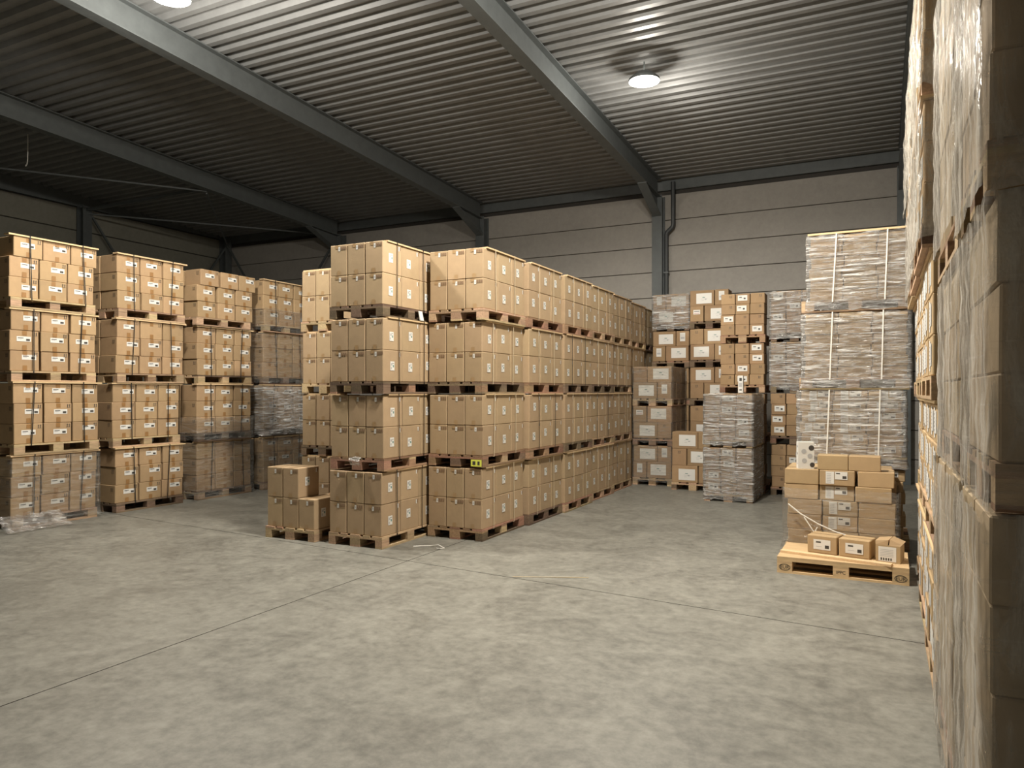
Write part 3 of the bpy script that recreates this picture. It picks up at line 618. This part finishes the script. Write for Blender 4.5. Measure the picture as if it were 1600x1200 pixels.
# ================================================================== RIGHT: tall white-strapped stack and the mixed load in front of it
FX, FD, FH = 0.37, 0.39, 0.131
FC = carton_mesh('flat_carton', FX, FD, FH, 'card_flat', 4)
F_LB = decal('label', '-y', FD / 2, [(-.09, -.005, .012, .122, 0), (.005, .135, .05, .122, 0)] + [(-.08, -.03, .03 + .018 * q, .036 + .018 * q, 1, 1) for q in range(5)] + [(.02, .06, .10, .112, 2, 1), (.085, .125, .06, .088, 2, 1)], ('paper', 'ink_grey', 'ink'))
DP = .144 + 6 * (FH + .001) + .006
SD = 'tall white-strapped stack'
R6 = ('bottom row', 'second row', 'third row', 'fourth row', 'fifth row', 'top row')
for k in range(4):
    x0, y0, z = -.90 + (.02, .0, .02, .05)[k], 9.72, k * DP; lv = lvl(k, 4)
    pallet(x0 + .58, y0 + .4, z, jit(.008), 'wooden pallet, %s, %s' % (('on the floor', 'second up', 'third up', 'topmost')[k], SD), 'pallets of the right stacks', 'wood')
    for r in range(6):
        sh = (.0, .02)[r % 2] + jit(.006)
        sh += (0, .0, .03, .06)[k]
        for c in range(3):
            parts = [('label', F_LB, (jit(.04), 0, 0))] if (k <= 1 and random.random() < .75) else []
            carton('flat_carton', FC, (x0 + .005 + FX / 2 + c * (FX + .004) + sh, y0 + .012 + FD / 2 + jit(.008), z + .145 + r * (FH + .001)), jit(.008),
                   'flat brown carton, %s %s, %s, %s' % (R6[r], COLN[c], lv, SD), 'flat cartons of the right stacks', parts)
    zt = z + .145 + 6 * (FH + .001)
    if k >= 1:
        film(x0 - .01 + (0, 0, .03, .06)[k], x0 + 1.16 + (0, 0, .03, .06)[k], y0 - .0, y0 + .82, z + .02, zt - .005, 'wrinkled clear stretch film around the load of %s, %s' % (lv, SD), 'film_heavy', flare=.02, amp=.009, off=.022)
        for q, xx in enumerate((x0 + .33 + .015 * k, x0 + .88 + .015 * k)):
            strap_y(y0 - .034, y0 + .85, xx, z + .119, zt + .003, 'white strap, %s of two, %s, %s' % (('left', 'right')[q], lv, SD), 'strap_white', (.03, .02)[q] * (-1 if k < 3 else -1.5), .015)
    if k == 3: lath(x0 + .05, x0 + 1.22, y0 - .02, y0 + .08, zt + .006, 'pale board on top of the tall white-strapped stack', .022)
# mixed load
GX, GD, GH = 0.36, 0.39, 0.168
GC = carton_mesh('oblong_carton', GX, GD, GH, 'card_flat', 4)
G_LB = decal('label', '-y', GD / 2, [(-.085, .0, .02, .155, 0), (.008, .135, .07, .155, 0)] + [(-.075, -.03, .035 + .018 * q, .042 + .018 * q, 1, 1) for q in range(6)] + [(.02, .06, .13, .143, 2, 1), (.085, .125, .08, .11, 2, 1)], ('paper', 'ink_grey', 'ink'))
G_TOP = decal('tape', '+z', GH, [(-.18, .18, -.025, .025, 0)], ('tape_clear',))
SM = 'mixed load at right'
x0, y0 = -.97, 8.84
pallet(x0 + .6, y0 + .4, 0, 0.0, 'wooden pallet under the mixed load, behind the board-topped pallet', 'pallets of the right stacks', 'wood')
R5 = ('bottom row', 'second row', 'third row', 'fourth row', 'top row')
for r in range(5):
    for c in range(3):
        parts = []
        if c == 1 and r > 0: parts.append(('label', G_LB, (-.03, 0, 0)))
        if r == 4: parts.append(('tape', G_TOP, (0, 0, 0)))
        sh = (.03, .02, .025, -.01, -.005)[r] + (.02 if c == 2 and r == 4 else 0)
        carton('oblong_carton', GC, (x0 + GX / 2 + c * (GX + .006) + sh, y0 + .03 + GD / 2 + (.03 if r < 4 and c == 1 else 0) + jit(.004), .145 + r * (GH + .001)), jit(.008),
               'oblong brown carton, %s %s, mixed load by the right stacks' % (R5[r], COLN[c]), 'oblong cartons of the mixed load', parts)
    carton('oblong_carton', GC, (x0 + GX / 2 + (.03, .02, .025, -.01, -.005)[r], y0 + .03 + GD * 1.5 + .006, .145 + r * (GH + .001)), 0, 'oblong brown carton, %s left rear, mixed load by the right stacks' % R5[r], 'oblong cartons of the mixed load')
for c in (1, 2): carton('oblong_carton', GC, (x0 + GX / 2 + c * (GX + .006), y0 + .03 + GD * 1.5 + .012, .145 + 4 * (GH + .001)), 0, 'oblong brown carton, top row %s rear, mixed load by the right stacks' % COLN[c], 'oblong cartons of the mixed load', [('tape', G_TOP, (0, 0, 0))])
for c in (1, 2):
    for r in range(4): carton('oblong_carton', GC, (x0 + GX / 2 + c * (GX + .006) + .04, y0 + .03 + GD * 1.5 + .06, .145 + r * (GH + .001)), 0, 'oblong brown carton, %s %s rear, mixed load by the right stacks' % (R5[r], COLN[c]), 'oblong cartons of the mixed load')
film(x0, x0 + 1.13, y0 + .015, y0 + .86, .06, .145 + 3.75 * (GH + .001), 'loose clear stretch film around the mixed load', 'film', flare=.05, off=.03)
zt = .145 + 5 * (GH + .001)
HC = carton_mesh('oblong_carton', .318, .22, .165, 'card_flat', 2)
for q in range(2):
    carton('oblong_carton', HC, (-.475 + q * .322, 8.99, zt), (.01, -.01)[q], 'plain brown carton lying on top of the mixed load, %s one' % ('left', 'right')[q], 'cartons on top of the mixed load', [('tape', decal('tape', '+z', .165, [(-.155, .155, -.02, .02, 0)], ('tape_clear',)), (0, 0, 0))])
wp = tag(obj('white_package', MB().box(-.085, .085, -.05, .05, 0, .30).mesh('white_package', 'paper'), None, (-.765, 8.965, zt), R(17)), 'white package printed with dark round pictures on the mixed load', 'package')
obj('round_print', decal('print', '-y', .05, [('disc', u, z, r, m) for u, z, r, m in ((.055, .235, .03, 0), (-.025, .195, .027, 1), (.04, .145, .027, 1), (-.02, .09, .027, 1), (.065, .045, .027, 0))], ('ink', 'ink_grey')), wp)
obj('side_print', decal('print', '-x', .085, [(-.03, .03, .24, .26, 1), ('disc', .0, .17, .014, 0), (-.02, .02, .05, .06, 1)], ('ink', 'ink_grey')), wp)
# loose film strands hanging on the mixed load
tag(obj('film_strand', MB().tube([(-.93, 8.80, .60), (-.80, 8.785, .50), (-.62, 8.785, .40), (-.45, 8.78, .33), (-.33, 8.77, .30)], .008, 6).mesh('film_strand', 'strap_white'), None), 'long twisted white film strand slanting across the mixed load', 'plastic film')
tag(obj('film_strand', MB().tube([(-.76, 8.755, .47), (-.70, 8.75, .38), (-.655, 8.745, .31), (-.62, 8.75, .37), (-.66, 8.745, .28)], .007, 6).mesh('film_strand', 'strap_white'), None), 'short looped white film strand hanging on the mixed load', 'plastic film')
# board-topped pallet with three small cartons
pf = pallet(-.35, 8.40, 0, R(-.5), 'pale new wooden pallet with stamped blocks and a board on top', 'pallets of the right stacks', 'wood_new')
obj('top_sheet', MB().box(-.6, .6, -.4, .4, .1445, .166).mesh('top_sheet', 'wood_new'), pf)
def stamp_text(txt, size):
    cu = bpy.data.curves.new('stamp', 'FONT'); cu.body = txt; cu.size = size; cu.align_x = 'CENTER'; cu.align_y = 'CENTER'
    o = bpy.data.objects.new('stamp_text', cu); C.objects.link(o)
    me = bpy.data.meshes.new_from_object(o.evaluated_get(bpy.context.evaluated_depsgraph_get()))
    bpy.data.objects.remove(o); me.materials.clear(); me.materials.append(M['ink']); return me
def ring(a, c, t):
    b = MB(); n = 28
    for k in range(n):
        p, q = 2 * math.pi * k / n, 2 * math.pi * (k + 1) / n
        b.poly([(a * math.cos(p), 0, c * math.sin(p)), (a * math.cos(q), 0, c * math.sin(q)), ((a - t) * math.cos(q), 0, (c - t) * math.sin(q)), ((a - t) * math.cos(p), 0, (c - t) * math.sin(p))])
    return b.mesh('stamp_ring', 'ink')
ft = stamp_text('EUR', .05)
rg = ring(.055, .034, .006)
for bx in (-.5275, .5275):
    o = obj('stamp', rg, pf, (bx, -.4012, .061)); t = obj('stamp_lettering', ft, o, (0, -.0003, 0)); t.rotation_euler = (R(90), 0, 0)
o = obj('stamp', stamp_text('IPPC', .045), pf, (0, -.4012, .061)); o.rotation_euler = (R(90), 0, 0)
pl = tag(obj('plank', MB().box(-.53, .53, -.045, .045, 0, .022).mesh('plank', 'lath'), None, (-.42, 8.14, .1675), R(-12)), 'pale narrow plank lying slantwise on the board-topped pallet', 'plank')
QC = carton_mesh('square_carton', .30, .25, .185, 'card_flat', 2)
Q_LB = decal('label', '-y', .125, [(-.085, .085, .04, .145, 0), (-.06, -.01, .11, .125, 1, 1), (.03, .07, .055, .09, 1, 1), (-.06, .0, .07, .074, 2, 1)], ('paper', 'ink', 'ink_grey'))
Q_T = decal('tape', '+z', .185, [(-.145, .145, -.022, .022, 0)], ('tape_clear',))
ca, sa = math.cos(R(-12)), math.sin(R(-12))
for q, u in enumerate((-.36, -.045)):
    carton('square_carton', QC, (-.17 + u * ca, 8.375 + u * sa, .1675), R(-12), 'small carton with square white label on the board-topped pallet, %s one' % ('left', 'middle')[q], 'cartons on the board-topped pallet', [('label', Q_LB, (0, 0, 0)), ('tape', Q_T, (0, 0, 0))])
oc = tag(obj('open_carton', MB().box(-.11, .11, -.12, -.115, 0, .17).box(-.11, .11, .115, .12, 0, .17).box(-.11, -.105, -.115, .115, 0, .17).box(.105, .11, -.115, .115, 0, .17).box(-.105, .105, -.115, .115, 0, .005).mesh('open_carton', 'card_flat'), None, (.085, 8.30, .1675), R(-10)), 'small opened carton with a large white shipping sheet and raised flaps', 'carton', 'cartons on the board-topped pallet')
obj('flap', MB().hexa([(-.11, -.12, .17), (.0, -.12, .17), (.0, .12, .17), (-.11, .12, .17)], [(-.115, -.11, .205), (.005, -.115, .222), (.005, .115, .222), (-.115, .115, .205)]).mesh('flap', 'card_flat'), oc)
obj('flap', MB().hexa([(.01, -.12, .17), (.11, -.12, .17), (.11, .12, .17), (.01, .12, .17)], [(.015, -.10, .226), (.125, -.11, .185), (.125, .115, .185), (.015, .115, .226)]).mesh('flap', 'card_flat'), oc)
obj('shipping_sheet', decal('sheet', '-y', .12, [(-.085, .075, .01, .155, 0)] + [(-.07, .05, .06 + .016 * q, .065 + .016 * q, 1, 1) for q in range(5)] + [(-.065 + .022 * q, -.052 + .022 * q, .02, .045, 2, 1) for q in range(5)], ('paper', 'ink_grey', 'ink')), oc)

# ================================================================== RIGHT EDGE ROW
# R3.. : labelled carton stacks; R2, R1: tall film-wrapped stacks nearest the camera
EX, EY, EH = 0.392, 0.392, 0.245
EC = carton_mesh('edge_carton', EX, EY, EH, 'card_flat', 4)
E_LB = decal('label', '-x', EX / 2, [(-.12, -.03, .03, .22, 0), (.0, .10, .06, .2, 0)] + [(-.11, -.04, .05 + .025 * q, .056 + .025 * q, 1, 1) for q in range(6)], ('paper', 'ink_grey'))
E_AR = decal('arrow_mark', '-y', EY / 2, arrows(-.1, .14, .05, 0), ('ink',))
EP = .144 + 3 * (EH + .001) + .024
RX = .27
RN = ('third right-edge stack', 'fourth right-edge stack', 'fifth right-edge stack')
for s, ys in enumerate((5.02, 6.3, 7.58)):
    for k in range(5):
        z = k * EP; lv = lvl(k, 5); xo = RX + (.02, .03, .0, -.05, -.06)[k] + (0, .01, .04)[s] + jit(.01)
        pallet(xo + .4, ys + .6, z, R(90), 'wooden pallet, %s, %s' % (('on the floor', 'second up', 'third up', 'fourth up', 'topmost')[k], RN[s]), 'pallets of the right edge row', 'wood')
        for r in range(3):
            for c in range(3):
                parts = [('label', E_LB, (0, jit(.03), 0))] + ([('arrow_mark', E_AR, (0, 0, 0))] if c == 0 else [])
                carton('edge_carton', EC, (xo + .008 + EX / 2 + jit(.008), ys + .008 + EY / 2 + c * (EY + .004), z + .145 + r * (EH + .001)), jit(.008),
                       'brown carton, %s %s, %s, %s' % (ROWN[r], ('near', 'centre', 'far')[c], lv, RN[s]), 'cartons of the right edge row', parts)
        zt = z + .145 + 3 * (EH + .001)
        lath(xo - .01, xo + .09, ys - .02, ys + 1.2, zt, 'pale lath on load, %s, %s' % (lv, RN[s]), .02)
        if k >= 3: film(xo, xo + .8, ys, ys + 1.2, z + .06, zt - .01, 'cloudy stretch film around %s load, %s' % (lv, RN[s]), 'film_milky', off=.024)
WH = 0.268
def wrapped_stack(xs, y0, ln, cols, sn, cm):
    ly = (ln - .01) / cols
    WC = carton_mesh('wrapped_carton', .395, ly - .004, WH, 'card_pale', 4)
    z = 0
    for k, rows in enumerate((5, 3, 5)):
        lv = ('bottom', 'middle', 'top')[k] + ' load'
        x0 = xs + (0, .02, .0)[k]
        if ln > 1: pallet(x0 + .4, y0 + .6, z, R(90), 'wooden pallet under the %s of the %s' % (lv, sn), 'pallets of the right edge row', 'wood')
        else: pallet(x0 + .6, y0 + .4, z, 0, 'wooden pallet under the %s of the %s' % (lv, sn), 'pallets of the right edge row', 'wood')
        for r in range(rows):
            for c in range(cols):
                for d in range(2 if c == 0 else 1):
                    carton('wrapped_carton', WC, (x0 + .008 + .1975 + d * .402 + jit(.003), y0 + .005 + ly * (c + .5), z + .145 + r * (WH + .001)), jit(.004),
                           'film-wrapped carton, %s %s%s, %s, %s' % (R5[r] if rows == 5 else ROWN[r], ('near', 'far') [c] if cols == 2 else ('near', 'centre', 'far')[c], ' right' if d else '', lv, sn), 'film-wrapped cartons at the right edge')
        zt = z + .145 + rows * (WH + .001)
        film(x0, x0 + (.82 if ln > 1 else 1.2), y0, y0 + ln, z + (.14 if (ln > 1 and k == 2) else .0), zt + .004, 'cloudy wrinkled stretch film around the %s, %s' % (lv, sn), 'film_milky', off=.022, amp=.004)
        z = zt + .012
wrapped_stack(RX + .02, 3.60, 1.22, 3, 'second stack from the camera', 'x')
wrapped_stack(RX + .015, 2.60, .84, 2, 'stack nearest the camera', 'x')
